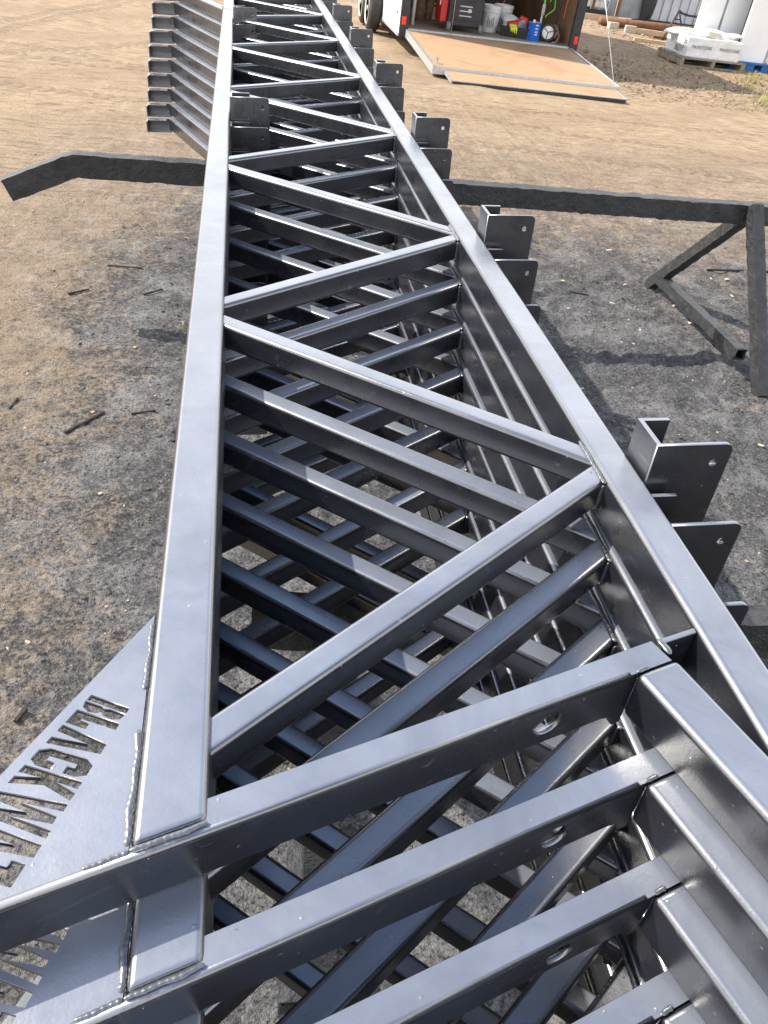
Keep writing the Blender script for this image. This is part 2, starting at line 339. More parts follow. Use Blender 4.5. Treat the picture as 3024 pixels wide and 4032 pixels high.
# ------------------------------------------------------------------ ground
def vnoise(x, y, seed):
    xi = np.floor(x).astype(np.int64); yi = np.floor(y).astype(np.int64); fx = x-xi; fy = y-yi
    fx = fx*fx*(3-2*fx); fy = fy*fy*(3-2*fy)
    def h(a, b):
        n = (a*374761393 + b*668265263 + seed*974711) & 0x7fffffff
        n = ((n ^ (n >> 13))*1274126177) & 0x7fffffff
        return ((n ^ (n >> 16)) & 0xffff)/65535.
    return (h(xi, yi)*(1-fx)+h(xi+1, yi)*fx)*(1-fy)+(h(xi, yi+1)*(1-fx)+h(xi+1, yi+1)*fx)*fy-.5
def dip(x, y):
    sx = np.clip((5.9-x)/.8, 0, 1)*np.clip((x+1.5)/3, 0, 1); sy = np.clip((y-11.3)/2.2, 0, 1); return -.13*sx*sy*sy*(3-2*sy)
def height(x, y):
    x = np.asarray(x, float); y = np.asarray(y, float)
    near = np.clip(1-(np.hypot(x-.8, y-2.5)-4.5)/4, .12, 1)
    lf = np.clip(.5+(x+.6)*.9, .5, 1)
    h = .035*vnoise(x*.8, y*.8, 1)+.022*vnoise(x*2.7, y*2.7, 2)+(.016*vnoise(x*8, y*8, 3)+.018*vnoise(x*21, y*21, 4)+.014*vnoise(x*47, y*47, 5))*near*lf
    near = near*np.clip(.45+(x+.6)*.9, .45, 1)
    c = vnoise(x*5.2, y*5.2, 9); h += np.clip(c-.22, 0, 1)*.10*near
    flat = np.clip((np.hypot(x, y)-30)/40, 0, 1)
    return h*(1-flat)+dip(x, y)
def axis(segs):
    out = []
    for a, b, st in segs: out += list(np.arange(a, b, st))
    return np.array(out+[segs[-1][1]])
gx = axis([(-400, -60, 40), (-60, -12, 4), (-12, -3, .3), (-3, -1.4, .06), (-1.4, 3.2, .0145), (3.2, 5, .06), (5, 16, .3), (16, 60, 4), (60, 400, 40)])
gy = axis([(-400, -40, 40), (-40, -4, 3), (-4, .2, .2), (.2, 4.6, .0145), (4.6, 7, .05), (7, 20, .25), (20, 60, 3), (60, 400, 40)])
GX, GY = np.meshgrid(gx, gy); GZ = height(GX, GY)
nv = GX.size; nxx = len(gx); nyy = len(gy)
gm = bpy.data.meshes.new('ground'); gm.vertices.add(nv)
gm.vertices.foreach_set('co', np.stack([GX, GY, GZ], -1).astype(np.float32).ravel())
ii = (np.arange(nyy-1)[:, None]*nxx+np.arange(nxx-1)[None]).ravel()
quads = np.stack([ii, ii+1, ii+nxx+1, ii+nxx], -1).astype(np.int32)
gm.loops.add(quads.size); gm.loops.foreach_set('vertex_index', quads.ravel())
gm.polygons.add(len(quads)); gm.polygons.foreach_set('loop_start', np.arange(0, quads.size, 4, dtype=np.int32))
gm.update(calc_edges=True); gm.validate(); gm.shade_smooth()
ground = to_obj('ground', gm, 'ground'); tag(ground, kind='structure')
def gz(x, y): return float(height(x, y))

# ------------------------------------------------------------------ the stack of trusses
H = .1135                        # chord depth (stack units)
PITCHZ, SHIFT, SLIDE, NL = .115, .133, -.009, 10
def pr(name, poly, z0, z1, parent, bev=.0135, mat='paint', seg=3):
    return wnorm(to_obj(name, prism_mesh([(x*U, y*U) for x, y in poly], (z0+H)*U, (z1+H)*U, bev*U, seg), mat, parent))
def bar_y(x): return .558+(x+.093)*.2945          # near face of the end bar
def bead_mesh(n, length, rad, seed, flat=.5):
    rs = random.Random(seed); bm = bmesh.new(); step = rad*.28; m = max(6, int(length/step)); pts = []; rl = []
    p1, p2, p3 = rs.random()*6, rs.random()*6, rs.random()*6
    for i in range(m+1):
        y = length*i/m; w = .5*math.sin(y/rad*.37+p1)+.5*math.sin(y/rad*.81+p2)
        pts.append((w*rad*.22, y, 0)); rl.append(rad*(.62+.16*w+.06*math.sin(y/rad*3.6+p3+2.2*w)+.07*rs.random())*min(1, .35+min(i, m-i)*.3))
    add_tube(bm, pts, rl, 10); bmesh.ops.scale(bm, vec=(1, 1, flat), verts=bm.verts)
    for k in range(max(1, int(length/rad/7))):
        M = Matrix.Translation((rs.uniform(-3.5, 3.5)*rad, rs.uniform(0, length), -.2*rad)); bmesh.ops.create_icosphere(bm, subdivisions=1, radius=rad*rs.uniform(.10, .22), matrix=M)
    me = bm_mesh(bm); me.shade_smooth(); return me
def bead(parent, a, b, z, rad, seed, z2=None):
    """a lumpy weld from plan point a to plan point b (stack units)"""
    A = Vector((a[0]*U, a[1]*U, (z+H)*U)); B = Vector((b[0]*U, b[1]*U, ((z2 if z2 is not None else z)+H)*U)); d = B-A
    me = bead_mesh(max(3, int(d.length/(rad*U*2.1))), d.length, rad*U, seed)
    q = d.to_track_quat('Y', 'Z'); me.transform(Matrix.Translation(A) @ q.to_matrix().to_4x4())
    return to_obj('weld_bead', me, 'weld', parent)

LETTERS = [
 [(0, 0), (.008, 0), (.008, 1), (0, 1)],
 [(.0125, .0), (.0215, .05), (.0265, .22), (.024, .41), (.0185, .49), (.024, .57), (.0265, .78), (.0215, .95), (.0125, 1), (.0125, .62), (.0155, .49), (.0125, .38)],
 [(.031, 0), (.055, 0), (.055, .42), (.047, .42), (.047, .2), (.041, .2), (.041, 1), (.031, 1)],
 [(.062, 0), (.0715, 0), (.0785, .70), (.0855, 0), (.095, 0), (.0865, 1), (.0705, 1)],
 [(.132, .64), (.132, .85), (.1255, 1), (.110, 1), (.103, .85), (.103, .15), (.110, 0), (.1255, 0), (.132, .15), (.132, .38), (.1225, .38), (.1225, .22), (.1125, .22), (.1125, .78), (.1225, .78), (.1225, .64)],
 [(.1385, 0), (.1485, 0), (.1485, .38), (.158, 0), (.168, 0), (.1565, .5), (.168, 1), (.158, 1), (.1485, .62), (.1485, 1), (.1385, 1)],
 [(.176, 1), (.1855, 1), (.191, .36), (.1975, .96), (.2065, .96), (.213, .36), (.2185, 1), (.228, 1), (.219, 0), (.209, 0), (.202, .56), (.195, 0), (.185, 0)],
 [(.232, 0), (.2415, 0), (.2485, .70), (.2555, 0), (.265, 0), (.2565, 1), (.2405, 1)],
 [(.270, .96), (.300, .96), (.300, .80), (.290, .80), (.290, 0), (.280, 0), (.280, .80), (.270, .80)],
]
def text_pt(s, t):
    bx, by = -.277-.541*s, .806-.841*s; tx, ty = -.2185-.373*s, .776-.875*s
    return ((bx+(tx-bx)*t)*U, (by+(ty-by)*t)*U)

def grow(P, d):
    A = sum(P[i][0]*P[(i+1) % len(P)][1]-P[(i+1) % len(P)][0]*P[i][1] for i in range(len(P))); sg = 1 if A > 0 else -1; out = []
    for i, p in enumerate(P):
        a = Vector(P[i-1]); b = Vector(p); c = Vector(P[(i+1) % len(P)])
        n1 = Vector(((b-a).y, -(b-a).x)).normalized()*sg; n2 = Vector(((c-b).y, -(c-b).x)).normalized()*sg
        m = n1+n2; m = m.normalized()/max(.55, (1+n1.dot(n2))/2) ** .5 if m.length > 1e-6 else n1
        out.append((p[0]+m.x*d, p[1]+m.y*d))
    return out
def clip(parent, y, x0, tab, flange, zt=.093, zb=-.215, sign=1):
    """U-shaped purlin clip: web against the chord, short back flange, long front tab with a bolt hole"""
    th = .011; w = tab; h = zt-zb; c = .018
    out = []
    for cx, cy, a0 in ((w-c, h-c, 0), (0, h, None), (0, 0, None), (w-c, c, 270)):
        if a0 is None: out.append((cx, cy))
        else: out += [(cx+c*math.cos(R(a0+k*22.5)), cy+c*math.sin(R(a0+k*22.5))) for k in range(5)]
    hole = circ(w-.036, h-.048, .0095, 12)
    S = Matrix.Diagonal((U, U, U, 1))
    M = S @ Matrix.Translation((x0, y, zb+H)) @ Matrix.Rotation(R(90), 4, 'X')
    me = plate_mesh(out, [hole], th, M)
    o = to_obj('purlin_clip', me, 'paint', parent)
    bm = bmesh.new(); add_box(bm, (x0*U, (y+th/2)*U, (zb+H)*U), ((x0+th)*U, (y+.098)*U, (zt+H)*U))
    to_obj('web', bm_mesh(bm), 'paint', o)
    bm = bmesh.new(); add_box(bm, (x0*U, (y+.098)*U, (zb+H)*U), ((x0+flange)*U, (y+.109)*U, (zt+H)*U))
    to_obj('flange', bm_mesh(bm), 'paint', o)
    return o

YEND = 13.6
def make_truss():
    t = empty('steel_truss', (0, 0, 0), 'x', 'truss', 'painted steel trusses stacked flat')
    LX0, LX1, RX0, RX1 = -.1927, -.092, .7632, .8518
    pr('left_chord', [(LX0, bar_y(LX0)+.016), (LX1, bar_y(LX1)+.016), (LX1, YEND), (LX0, YEND)], -H, 0, t)
    pr('right_chord', [(RX0, .575), (RX1, .30), (RX1, YEND), (RX0, YEND)], -H, 0, t)
    # zigzag web
    dw = .060; zt = -.010; zb = -.088
    Ln = [.658+1.556*k for k in range(9)]; Rn = [1.380+1.510*k for k in range(9)]
    def diag(a, b):
        A = Vector((LX1, a)); B = Vector((RX0, b)); d = (B-A).normalized()
        sl = d.y/d.x; hw = dw/2/abs(d.x)           # half width measured along the chord
        pr('diagonal', [(LX1-.02, a-hw-.02*sl), (RX0+.02, b-hw+.02*sl), (RX0+.02, b+hw+.02*sl), (LX1-.02, a+hw-.02*sl)], zb, zt, t, .0125, seg=4).data.name = 'web_first' if a < 1 else 'web'
    for k in range(9):
        diag(Ln[k]+.062, Rn[k]-.037)
        if k < 8: diag(Ln[k+1]-.070, Rn[k]+.037)
        bead(t, (RX0-.003, Rn[k]-.085), (RX0-.003, Rn[k]+.085), zt+.002, .0085, 11+k).data.name = 'web'
        bead(t, (RX0-.004, Rn[k]-.082), (RX0-.004, Rn[k]-.079), -.016, .008, 51+k, -.088).data.name = 'web'
    # end bar: an angle with a bolt hole through its face
    fx0, fx1 = -.56, .617
    L = math.hypot(fx1-fx0, bar_y(fx1)-bar_y(fx0)); ang = math.atan2(bar_y(fx1)-bar_y(fx0), fx1-fx0)
    hb = .095; s_h = (.448-fx0)/math.cos(ang)
    outl = [(0, 0), (L-.052, 0)] + [(L-.052+.034*math.sin(R(a)), -.034*(1-math.cos(R(a)))) for a in (30, 60, 90)] + [(L, -.034), (L, hb), (0, hb)]
    M = Matrix.Diagonal((U, U, U, 1)) @ Matrix.Translation((fx0, bar_y(fx0)+.007, H-.0155-hb)) @ Matrix.Rotation(ang, 4, 'Z') @ Matrix.Rotation(R(90), 4, 'X')
    eb = to_obj('end_bar', plate_mesh(outl, [circ(s_h, hb*.56, .029, 24)], .013, M), 'paint', t)
    n = Vector((-math.sin(ang), math.cos(ang)))
    def off_pt(x, d): return (x+n.x*d, bar_y(x)+n.y*d)
    pr('top_flange', [off_pt(LX1-.012, .0085), off_pt(.604, .0085), off_pt(.604, .0005), off_pt(.688, .0005), off_pt(.684, .050), off_pt(LX1-.012, .050)], -.022, -.007, eb, .0006, seg=1)
    # the rolled outer corner of the angle catches the light
    bm = bmesh.new(); p0 = off_pt(fx0, .0088); p1 = off_pt(fx1-.004, .0088)
    add_tube(bm, [(p0[0]*U, p0[1]*U, (H-.0159)*U), (p1[0]*U, p1[1]*U, (H-.0159)*U)], .0088*U, 24); me = bm_mesh(bm); me.shade_smooth()
    to_obj('rolled_edge', me, 'paint', eb)
    pr('link_plate', [(.690, bar_y(.690)+.038), (.762, bar_y(.762)+.036), (.762, bar_y(.762)+.048), (.690, bar_y(.690)+.050)], -.105, -.006, t, .002)
    # raking end post
    px, py = .612, bar_y(.612)+.001; dx, dy = .300, -.954; w = .0865
    qx, qy = px+w, bar_y(px+w)+.001
    def along(x, y, l): return (x+dx*l, y+dy*l)
    pr('end_post', [(px, py), along(px, py, .95), along(qx, qy, .95), (qx, qy)], -H, -.004, t)
    # gusset plate with the cut-out lettering
    hyp = lambda x: .972+(x+.193)*1.56
    xg = -.535
    outline = [(-.1945*U, .971*U), (xg*U, hyp(xg)*U), (xg*U, (bar_y(xg)+.009)*U), (-.1945*U, (bar_y(-.1945)+.009)*U)]
    holes = [grow([text_pt(s, tt) for s, tt in l], .0016*U) for l in LETTERS]
    to_obj('gusset_plate', plate_mesh(outline, holes, .009*U, Matrix.Translation((0, 0, (H-.0135)*U))), 'paint', t)
    bead(t, (-.1965, .955), (-.1965, .81), -.009, .0068, 3); bead(t, (-.1975, .735), (-.1975, .552), -.009, .0078, 4)
    bead(t, (-.192, bar_y(-.192)+.013), (-.092, bar_y(-.092)+.013), -.003, .0060, 5)
    bead(t, (-.25, bar_y(-.25)+.014), (-.194, bar_y(-.194)+.016), -.007, .0055, 6)
    bead(t, (.640, bar_y(.640)+.002), (.615, bar_y(.615)+.003), -.005, .0062, 7); bead(t, (.690, bar_y(.690)+.012), (.682, bar_y(.682)+.05), -.005, .0085, 8)
    # purlin clips outside the right chord, girt clips inside the left chord
    for k in range(8): clip(t, 1.295+1.497*k, RX1+.003, .182, .075)
    for y in (4.62, 8.26): clip(t, y, LX1+.003, .205, .104, zt=.086)
    # raking leg at the far end, with its bolted shoe
    lx, ly = LX0-.001, 8.82; ex, ey = -.745, 10.34; d = Vector((ex-lx, ey-ly)).normalized(); nn = Vector((d.y, -d.x))
    w = .098; yb = ly + w/abs(d.x)*1.0
    pr('leg', [(lx, ly), (lx, ly+w/abs(d.x)), (ex+nn.x*w, ey+nn.y*w), (ex, ey)], -H, 0, t)
    sh = to_obj('leg_shoe', None or bm_mesh(_shoe(ex, ey)), 'paint', t)
    bead(t, (lx, ly+.01), (lx+.09, ly+.012), .002, .004, 31)
    return t
def _shoe(ex, ey):
    bm = bmesh.new(); z0 = 0; z1 = H-.012
    S = lambda a: tuple(v*U for v in a)
    add_box(bm, S((ex-.205, ey+.012, z0)), S((ex+.02, ey+.024, z1)))                 # back plate, square to the stack
    add_box(bm, S((ex-.217, ey-.13, z0)), S((ex-.205, ey+.024, z1)))                # side flange
    add_box(bm, S((ex-.205, ey-.12, z0)), S((ex+.03, ey+.012, z0+.010)))            # bottom flange
    add_box(bm, S((ex-.205, ey-.07, z1-.010)), S((ex-.02, ey+.012, z1)))              # top lip
    return bm

ORD = ['topmost', 'second from top', 'third from top', 'fourth from top', 'fifth from top', 'sixth from top', 'seventh from top', 'eighth from top', 'ninth from top', 'bottom']
proto = make_truss()
jit = random.Random(9)
for k in range(NL):
    t = proto if k == 0 else copy_tree(proto)
    base = Vector((SLIDE*k+(0 if k == 0 else jit.uniform(-.003, .003)), -SHIFT*k+(0 if k == 0 else jit.uniform(-.008, .008)), -(1+PITCHZ*k)-H))*U
    t.location = MS @ base + Vector((0, 0, HC)); t.rotation_euler = (0, LEAN, 0 if k == 0 else R(jit.uniform(-.06, .06)))
    if k:
        for c in t.children:
            if c.data.name.startswith('web'): c.location.y = jit.uniform(-.008, .008)*U
    t['label'] = {0: 'topmost charcoal painted steel truss of the stack, lying flat', NL-1: 'bottom charcoal steel truss of the stack, resting on the sawhorses'}.get(k, f'charcoal painted steel truss, {ORD[k]} of the flat stack')

# ------------------------------------------------------------------ sawhorses
def lumpy_beam(name, sections, parent, wy, hz, seed, step=.03, amp=.0024):
    """a box beam along the polyline (x,z) with thick uneven paint"""
    rs = np.random.default_rng(seed); bm = bmesh.new(); rings = []
    pts = []
    for (a, b) in zip(sections, sections[1:]):
        n = max(2, int(math.hypot(b[0]-a[0], b[1]-a[1])/step))
        pts += [(a[0]+(b[0]-a[0])*i/n, a[1]+(b[1]-a[1])*i/n) for i in range(n)]
    pts.append(sections[-1])
    prof = []
    for i in range(5): prof.append((-wy/2+wy*i/4, hz/2))
    for i in range(1, 5): prof.append((wy/2, hz/2-hz*i/4))
    for i in range(1, 5): prof.append((wy/2-wy*i/4, -hz/2))
    for i in range(1, 4): prof.append((-wy/2, -hz/2+hz*i/4))
    for i, (x, z) in enumerate(pts):
        a = pts[max(0, i-1)]; b = pts[min(len(pts)-1, i+1)]; d = Vector((b[0]-a[0], b[1]-a[1])).normalized(); nx, nz = -d.y, d.x
        ring = []
        for j, (py, pz) in enumerate(prof):
            e = (rs.random(2)-.5)*amp*2
            if rs.random() < .03: e[1] -= amp*1.8
            py2 = py*.97+e[0]; pz2 = pz*(.97)+e[1]
            ring.append(bm.verts.new((x+nx*pz2, py2, z+nz*pz2)))
        rings.append(ring)
    m = len(prof)
    for a, b in zip(rings, rings[1:]):
        for j in range(m): bm.faces.new((a[j], a[(j+1) % m], b[(j+1) % m], b[j]))
    bm.faces.new(rings[0]); bm.faces.new(rings[-1][::-1])
    me = bm_mesh(bm); me.shade_smooth(); me.set_sharp_from_angle(angle=R(50))
    return to_obj(name, me, 'tar', parent)
def sq_leg(name, a, b, w, parent, seed, hollow=False):
    a = Vector(a); b = Vector(b); d = b-a; L = d.length
    rs = np.random.default_rng(seed); bm = bmesh.new(); rings = []
    n = max(3, int(L/.022))
    xax = Vector((1, 0, 0)); yax = d.normalized().cross(xax).normalized()
    prof = [(-1, -1), (-.33, -1), (.33, -1), (1, -1), (1, -.33), (1, .33), (1, 1), (.33, 1), (-.33, 1), (-1, 1), (-1, .33), (-1, -.33)]
    for i in range(n+1):
        p = a+d*(i/n); ring = []
        for (u0, v0) in prof:
            e = (rs.random(2)-.5)*.0045
            ring.append(bm.verts.new(p+xax*(u0*w/2+e[0])+yax*(v0*w/2+e[1])))
        rings.append(ring)
    for p, q in zip(rings, rings[1:]):
        for j in range(12): bm.faces.new((p[j], p[(j+1) % 12], q[(j+1) % 12], q[j]))
    bm.faces.new(rings[0])
    if not hollow: bm.faces.new(rings[-1][::-1])
    me = bm_mesh(bm); me.shade_smooth(); me.set_sharp_from_angle(angle=R(50))
    o = to_obj(name, me, 'tar', parent)
    if hollow:
        md = o.modifiers.new('wall', 'SOLIDIFY'); md.thickness = .005; md.offset = -1
    return o
def sawhorse(y, sections, legs_x, label, spread=(.69, .68), seed=1, wy=.075, rz=0):
    t = empty('sawhorse', (sections[0][0] if False else 1.2, y, 0), label, 'sawhorse', 'black sawhorses under the stack')
    lumpy_beam('beam', [(x-1.2, z) for x, z in sections], t, wy, .098, seed)
    for i, x in enumerate(legs_x):
        X = x-1.2
        sq_leg('leg', (X, .005, .66), (X, spread[0], gz(x, y+spread[0])-.005), .062, t, seed+10+i)
        sq_leg('leg', (X, -.045, .735), (X+.008, -spread[1], gz(x, y-spread[1])-.005), .062, t, seed+20+i)
        sq_leg('brace', (X-.003, spread[0]-.08, .095), (X-.030, -.455, .115), .058, t, seed+30+i, hollow=True)
    t.rotation_euler = (0, 0, rz)
    return t
ZB = .689
sawhorse(3.756, [(-1.0, .553), (-.735, .668), (-.70, .679), (3.3, ZB)], (.30, 2.582), 'black paint-caked sawhorse with its beam end bent down, under the far end of the stack', seed=3)
sawhorse(.915, [(.02, ZB-.012), (2.9, ZB+.006)], (.16, 2.62), 'black paint-caked sawhorse under the gusset end of the stack', spread=(.5, .5), seed=5, wy=.06, rz=R(-4.4))

# ------------------------------------------------------------------ utility trailer with ramp door
TX0, TX1, TY, TZ = 2.42, 5.30, 13.65, .21
TH, TL = 2.75, 5.2
tr = empty('cargo_trailer', (3.86, 15.5, -.13), 'white enclosed cargo trailer with its rear open and black rear frame', 'trailer')
off = Vector((-3.86, -15.5, .13))
def tb(name, lo, hi, mat, parent=tr, bev=0):
    return box(name, Vector(lo)+off, Vector(hi)+off, mat, parent, bev)
lw = tb('side_wall', (TX0, TY+.02, .115), (TX0+.05, TY+TL, TH), 'white_metal')
tb('bottom_rail', (TX0-.012, TY+.02, .095), (TX0+.012, TY+TL, .13), 'aluminium', lw)
mk = to_obj('marker_lamp', prism_mesh([(-.02, -.035), (.02, -.035), (.02, .035), (-.02, .035)], 0, .02, .006), 'red_lens', lw, Vector((TX0-.018, TY+.28, .38))+off, (0, R(90), 0)); mk.scale = (1, .6, 1)
tb('side_wall', (TX1-.05, TY+.02, .115), (TX1, TY+TL, TH), 'white_metal')
tb('front_wall', (TX0+.05, TY+TL-.05, .115), (TX1-.05, TY+TL, TH), 'white_metal')
tb('roof', (TX0, TY, TH), (TX1, TY+TL, TH+.05), 'white_metal')
tb('floor', (TX0+.05, TY+.02, .15), (TX1-.05, TY+TL-.05, TZ), 'floor_ply')
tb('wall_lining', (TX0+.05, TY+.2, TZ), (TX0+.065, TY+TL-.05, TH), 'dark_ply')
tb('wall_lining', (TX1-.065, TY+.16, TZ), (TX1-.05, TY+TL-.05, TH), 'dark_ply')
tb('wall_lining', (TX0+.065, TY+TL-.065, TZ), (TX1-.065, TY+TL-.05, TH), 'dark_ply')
for a, b in ((TX0-.004, TX0+.13), (TX1-.14, TX1+.004)):
    p = tb('rear_post', (a, TY-.06, .10), (b, TY+.018, TH+.05), 'black_frame', bev=.012)
    cx = a+.055 if a < 3 else b-.06
    to_obj('tail_lamp', prism_mesh([(-.032, -.055), (.032, -.055), (.032, .055), (-.032, .055)], 0, .02, .012), 'red_lens', p, Vector((cx, TY-.058, .315))+off, (R(90), 0, 0))
tb('door_header', (TX0+.13, TY-.06, TH-.12), (TX1-.14, TY+.018, TH+.05), 'black_frame')
tb('threshold', (TX0+.13, TY-.05, .12), (TX1-.14, TY+.10, TZ+.006), 'aluminium')
tb('chassis_rail', (TX0+.2, TY+.1, .02), (TX0+.3, TY+TL, .114), 'black_frame')
tb('chassis_rail', (TX1-.3, TY+.1, .02), (TX1-.2, TY+TL, .114), 'black_frame')
for yy in (15.72, 16.62):
    for side, xx in ((-1, TX0-.125), (1, TX1+.125)):
        w = lathe('wheel', [(.16, -.10), (.29, -.105), (.335, -.07), (.345, 0), (.335, .07), (.29, .105), (.16, .10)], 'tyre', tr, Vector((xx, yy, .215))+off, 36, rot=(0, R(-90 if side < 0 else 90), 0))
        lathe('rim', [(.03, .055), (.05, .075), (.09, .06), (.15, .05), (.20, .098), (.232, .112), (.238, .10)], 'white_rim', w, sides=30)
        lathe('hub_cap', [(.045, .06), (.045, .10), (.025, .115)], 'aluminium', w, sides=14)
# ramp door: main leaf and hinged lip, resting on the dirt
rl = Vector((2.545, TY-.09, TZ-.012)); re_l = Vector((2.50, 11.14, .115)); re_r = Vector((4.985, 11.02, .115)); rr_ = Vector((5.165, TY-.09, TZ-.012))
def slab(name, a, b, c, d, th, mat, parent, inset=0, lift=0):
    bm = bmesh.new(); top = [bm.verts.new(p+Vector((0, 0, lift))+off) for p in (a, b, c, d)]; bot = [bm.verts.new(p+Vector((0, 0, lift-th))+off) for p in (a, b, c, d)]
    bm.faces.new(top); bm.faces.new(bot[::-1])
    for i in range(4): bm.faces.new((top[i], bot[i], bot[(i+1) % 4], top[(i+1) % 4]))
    return to_obj(name, bm_mesh(bm), mat, parent)
rd = slab('ramp_door', rl, re_l, re_r, rr_, .085, 'ramp_ply', tr)
def strip(a, b, w, th, lift, mat='aluminium', name='edge_trim', parent=rd):
    d = (b-a).normalized(); s = Vector((-d.y, d.x, 0))*w/2
    return slab(name, a-s, b-s, b+s, a+s, th, mat, parent, lift=lift)
strip(rl+Vector((-.018, 0, 0)), re_l+Vector((-.018, -.01, 0)), .035, .10, .012)
strip(rr_+Vector((.018, 0, 0)), re_r+Vector((.018, -.01, 0)), .035, .10, .012)
strip(re_l, re_r, .03, .09, .006)
strip(rl+Vector((0, .07, .0)), rr_+Vector((0, .07, 0)), .05, .03, .02, name='hinge')
l0 = re_l+Vector((.135, -.035, -.03)); l1 = re_r+Vector((-.045, -.035, -.03)); l2 = Vector((5.00, 10.70, .035)); l3 = Vector((2.66, 10.76, .035))
lip = slab('ramp_lip', l0, l3, l2, l1, .03, 'ramp_ply', tr)
strip(l3, l2, .02, .034, .003, parent=lip); strip(l0+Vector((-.01, 0, 0)), l3+Vector((-.01, 0, 0)), .02, .034, .003, parent=lip); strip(l1+Vector((.01, 0, 0)), l2+Vector((.01, 0, 0)), .02, .034, .003, parent=lip)
strip(l3+Vector((.0, -.014, 0)), l2+Vector((0, -.014, 0)), .012, .036, -.006, 'black_plastic', 'rubber_edge', lip)
tube('lift_cable', [Vector((5.0, 11.22, .14))+off, Vector((5.12, TY-.05, 1.9))+off], .006, 'steel', tr)
tube('lift_cable', [Vector((3.19, TY-.2, .205))+off, Vector((3.19, TY-.15, 1.9))+off], .006, 'steel', tr)
lt = lathe('ramp_latch', [(.012, 0), (.012, .05), (.03, .055), (.03, .065)], 'steel', rd, Vector((2.56, 11.35, .12))+off, 10)

# ------------------------------------------------------------------ things inside the trailer
g = empty('generator', (3.50, 14.08, TZ), 'black and red portable generator on small wheels inside the trailer', 'generator'); g.scale = (1.22, 1.2, 1.15)
box('housing', (-.24, -.16, .06), (.22, .24, .62), 'black_plastic', g, .03, 3)
box('end_panel', (-.185, -.172, .14), (.165, -.158, .55), 'black_plastic', g, .006)
for i in range(3): box('louvre', (-.10, -.178, .30-.055*i), (.06, -.171, .312-.055*i), 'steel', g)
for i in range(4): box('vent_slat', (-.14, -.180, .43+.024*i), (.12, -.172, .438+.024*i), 'grey_plastic', g)
to_obj('socket', prism_mesh(circ(.03, .26, .024, 14), 0, .012), 'steel', g, (0, -.172, 0), (R(90), 0, 0))
box('red_shell', (-.33, -.10, .09), (-.235, .26, .66), 'red_plastic', g, .02, 3)
box('grip', (-.342, -.06, .28), (-.328, -.02, .38), 'white_plastic', g, .004)
for x in (-.22, .20): lathe('wheel', [(.02, -.02), (.055, -.022), (.06, 0), (.055, .022), (.02, .02)], 'grey_plastic', g, (x, -.15, .06), 18, rot=(0, R(90), 0))
box('handle', (-.20, -.10, .64), (.18, -.06, .68), 'black_plastic', g, .01)

def bucket(x, y, label, tilt=0):
    b = empty('bucket', (x, y, TZ), label, 'bucket', 'white plastic buckets')
    lathe('pail', [(.128, 0), (.133, .01), (.148, .27), (.150, .275), (.158, .28), (.158, .295), (.152, .30), (.154, .325), (.162, .33), (.162, .365), (.150, .368), (.147, .33), (.130, .02), (.0, .02)], 'white_plastic', b, sides=36)
    tube('bail', [(-.16, -.01, .31), (-.13, -.10, .25), (-.05, -.16, .17), (.02, -.165, .14), (.08, -.15, .17), (.14, -.08, .26), (.16, -.01, .31)], .003, 'steel', b, 6)
    bm = bmesh.new()
    for k in range(12):
        a = R(-125+k*4.2); z0 = .06+.012*(k % 3); z1 = .17+.02*((k*7) % 4)
        if k % 3 == 2: continue
        for rr0 in (.1375,):
            pass
        p = [bm.verts.new((( .1335+.055*z)*math.cos(aa), (.1335+.055*z)*math.sin(aa), z)) for aa, z in ((a, z0), (a+R(2.6), z0), (a+R(2.6), z1), (a, z1))]
        bm.faces.new(p)
    to_obj('printed_label', bm_mesh(bm), 'ink', b)
    return b
bucket(4.05, 14.45, 'white bucket with worn black print and wire bail next to the generator')
bucket(4.33, 14.75, 'white bucket half hidden behind the black tub')
box_o = lambda n, lo, hi, m, p, b=.0: box(n, lo, hi, m, p, b)
tubt = empty('tool_tub', (4.42, 14.15, TZ), 'low black plastic tub full of tools', 'tub')
tm = bmesh.new()
lo = [(-.26, -.06), (.20, -.19), (.28, .10), (-.14, .26)]
outer = [tm.verts.new((x, y, 0)) for x, y in lo]; rim_ = [tm.verts.new((x*1.16, y*1.16, .15)) for x, y in lo]; inn = [tm.verts.new((x*1.08, y*1.08, .148)) for x, y in lo]; bt = [tm.verts.new((x*.93, y*.93, .015)) for x, y in lo]
tm.faces.new(outer[::-1]); tm.faces.new(bt)
for i in range(4):
    j = (i+1) % 4; tm.faces.new((outer[i], outer[j], rim_[j], rim_[i])); tm.faces.new((rim_[i], rim_[j], inn[j], inn[i])); tm.faces.new((inn[i], inn[j], bt[j], bt[i]))
bmesh.ops.bevel(tm, geom=list(tm.edges), offset=.008, segments=2, affect='EDGES', clamp_overlap=True)
wnorm(to_obj('shell', bm_mesh(tm), 'black_plastic', tubt))
saw = empty('circular_saw', (4.47, 14.17, TZ+.05), 'red power saw lying in the black tub', 'power tool')
tube('motor', [(-.20, .02, .10), (-.05, .02, .12), (.06, 0, .13)], [.05, .062, .05], 'red_plastic', saw, 12)
tube('handle', [(-.02, .02, .13), (.02, .0, .22), (.08, -.02, .20), (.13, -.03, .10)], [.035, .04, .036, .03], 'red_plastic', saw, 10)
lathe('blade_guard', [(.02, -.012), (.085, -.014), (.09, 0), (.085, .014), (.02, .012)], 'steel', saw, (.03, -.06, .11), 20, rot=(R(80), 0, R(20)))
glv = empty('work_glove', (4.33, 14.03, TZ+.13), 'yellow and dark work glove hanging over the tub edge', 'glove')
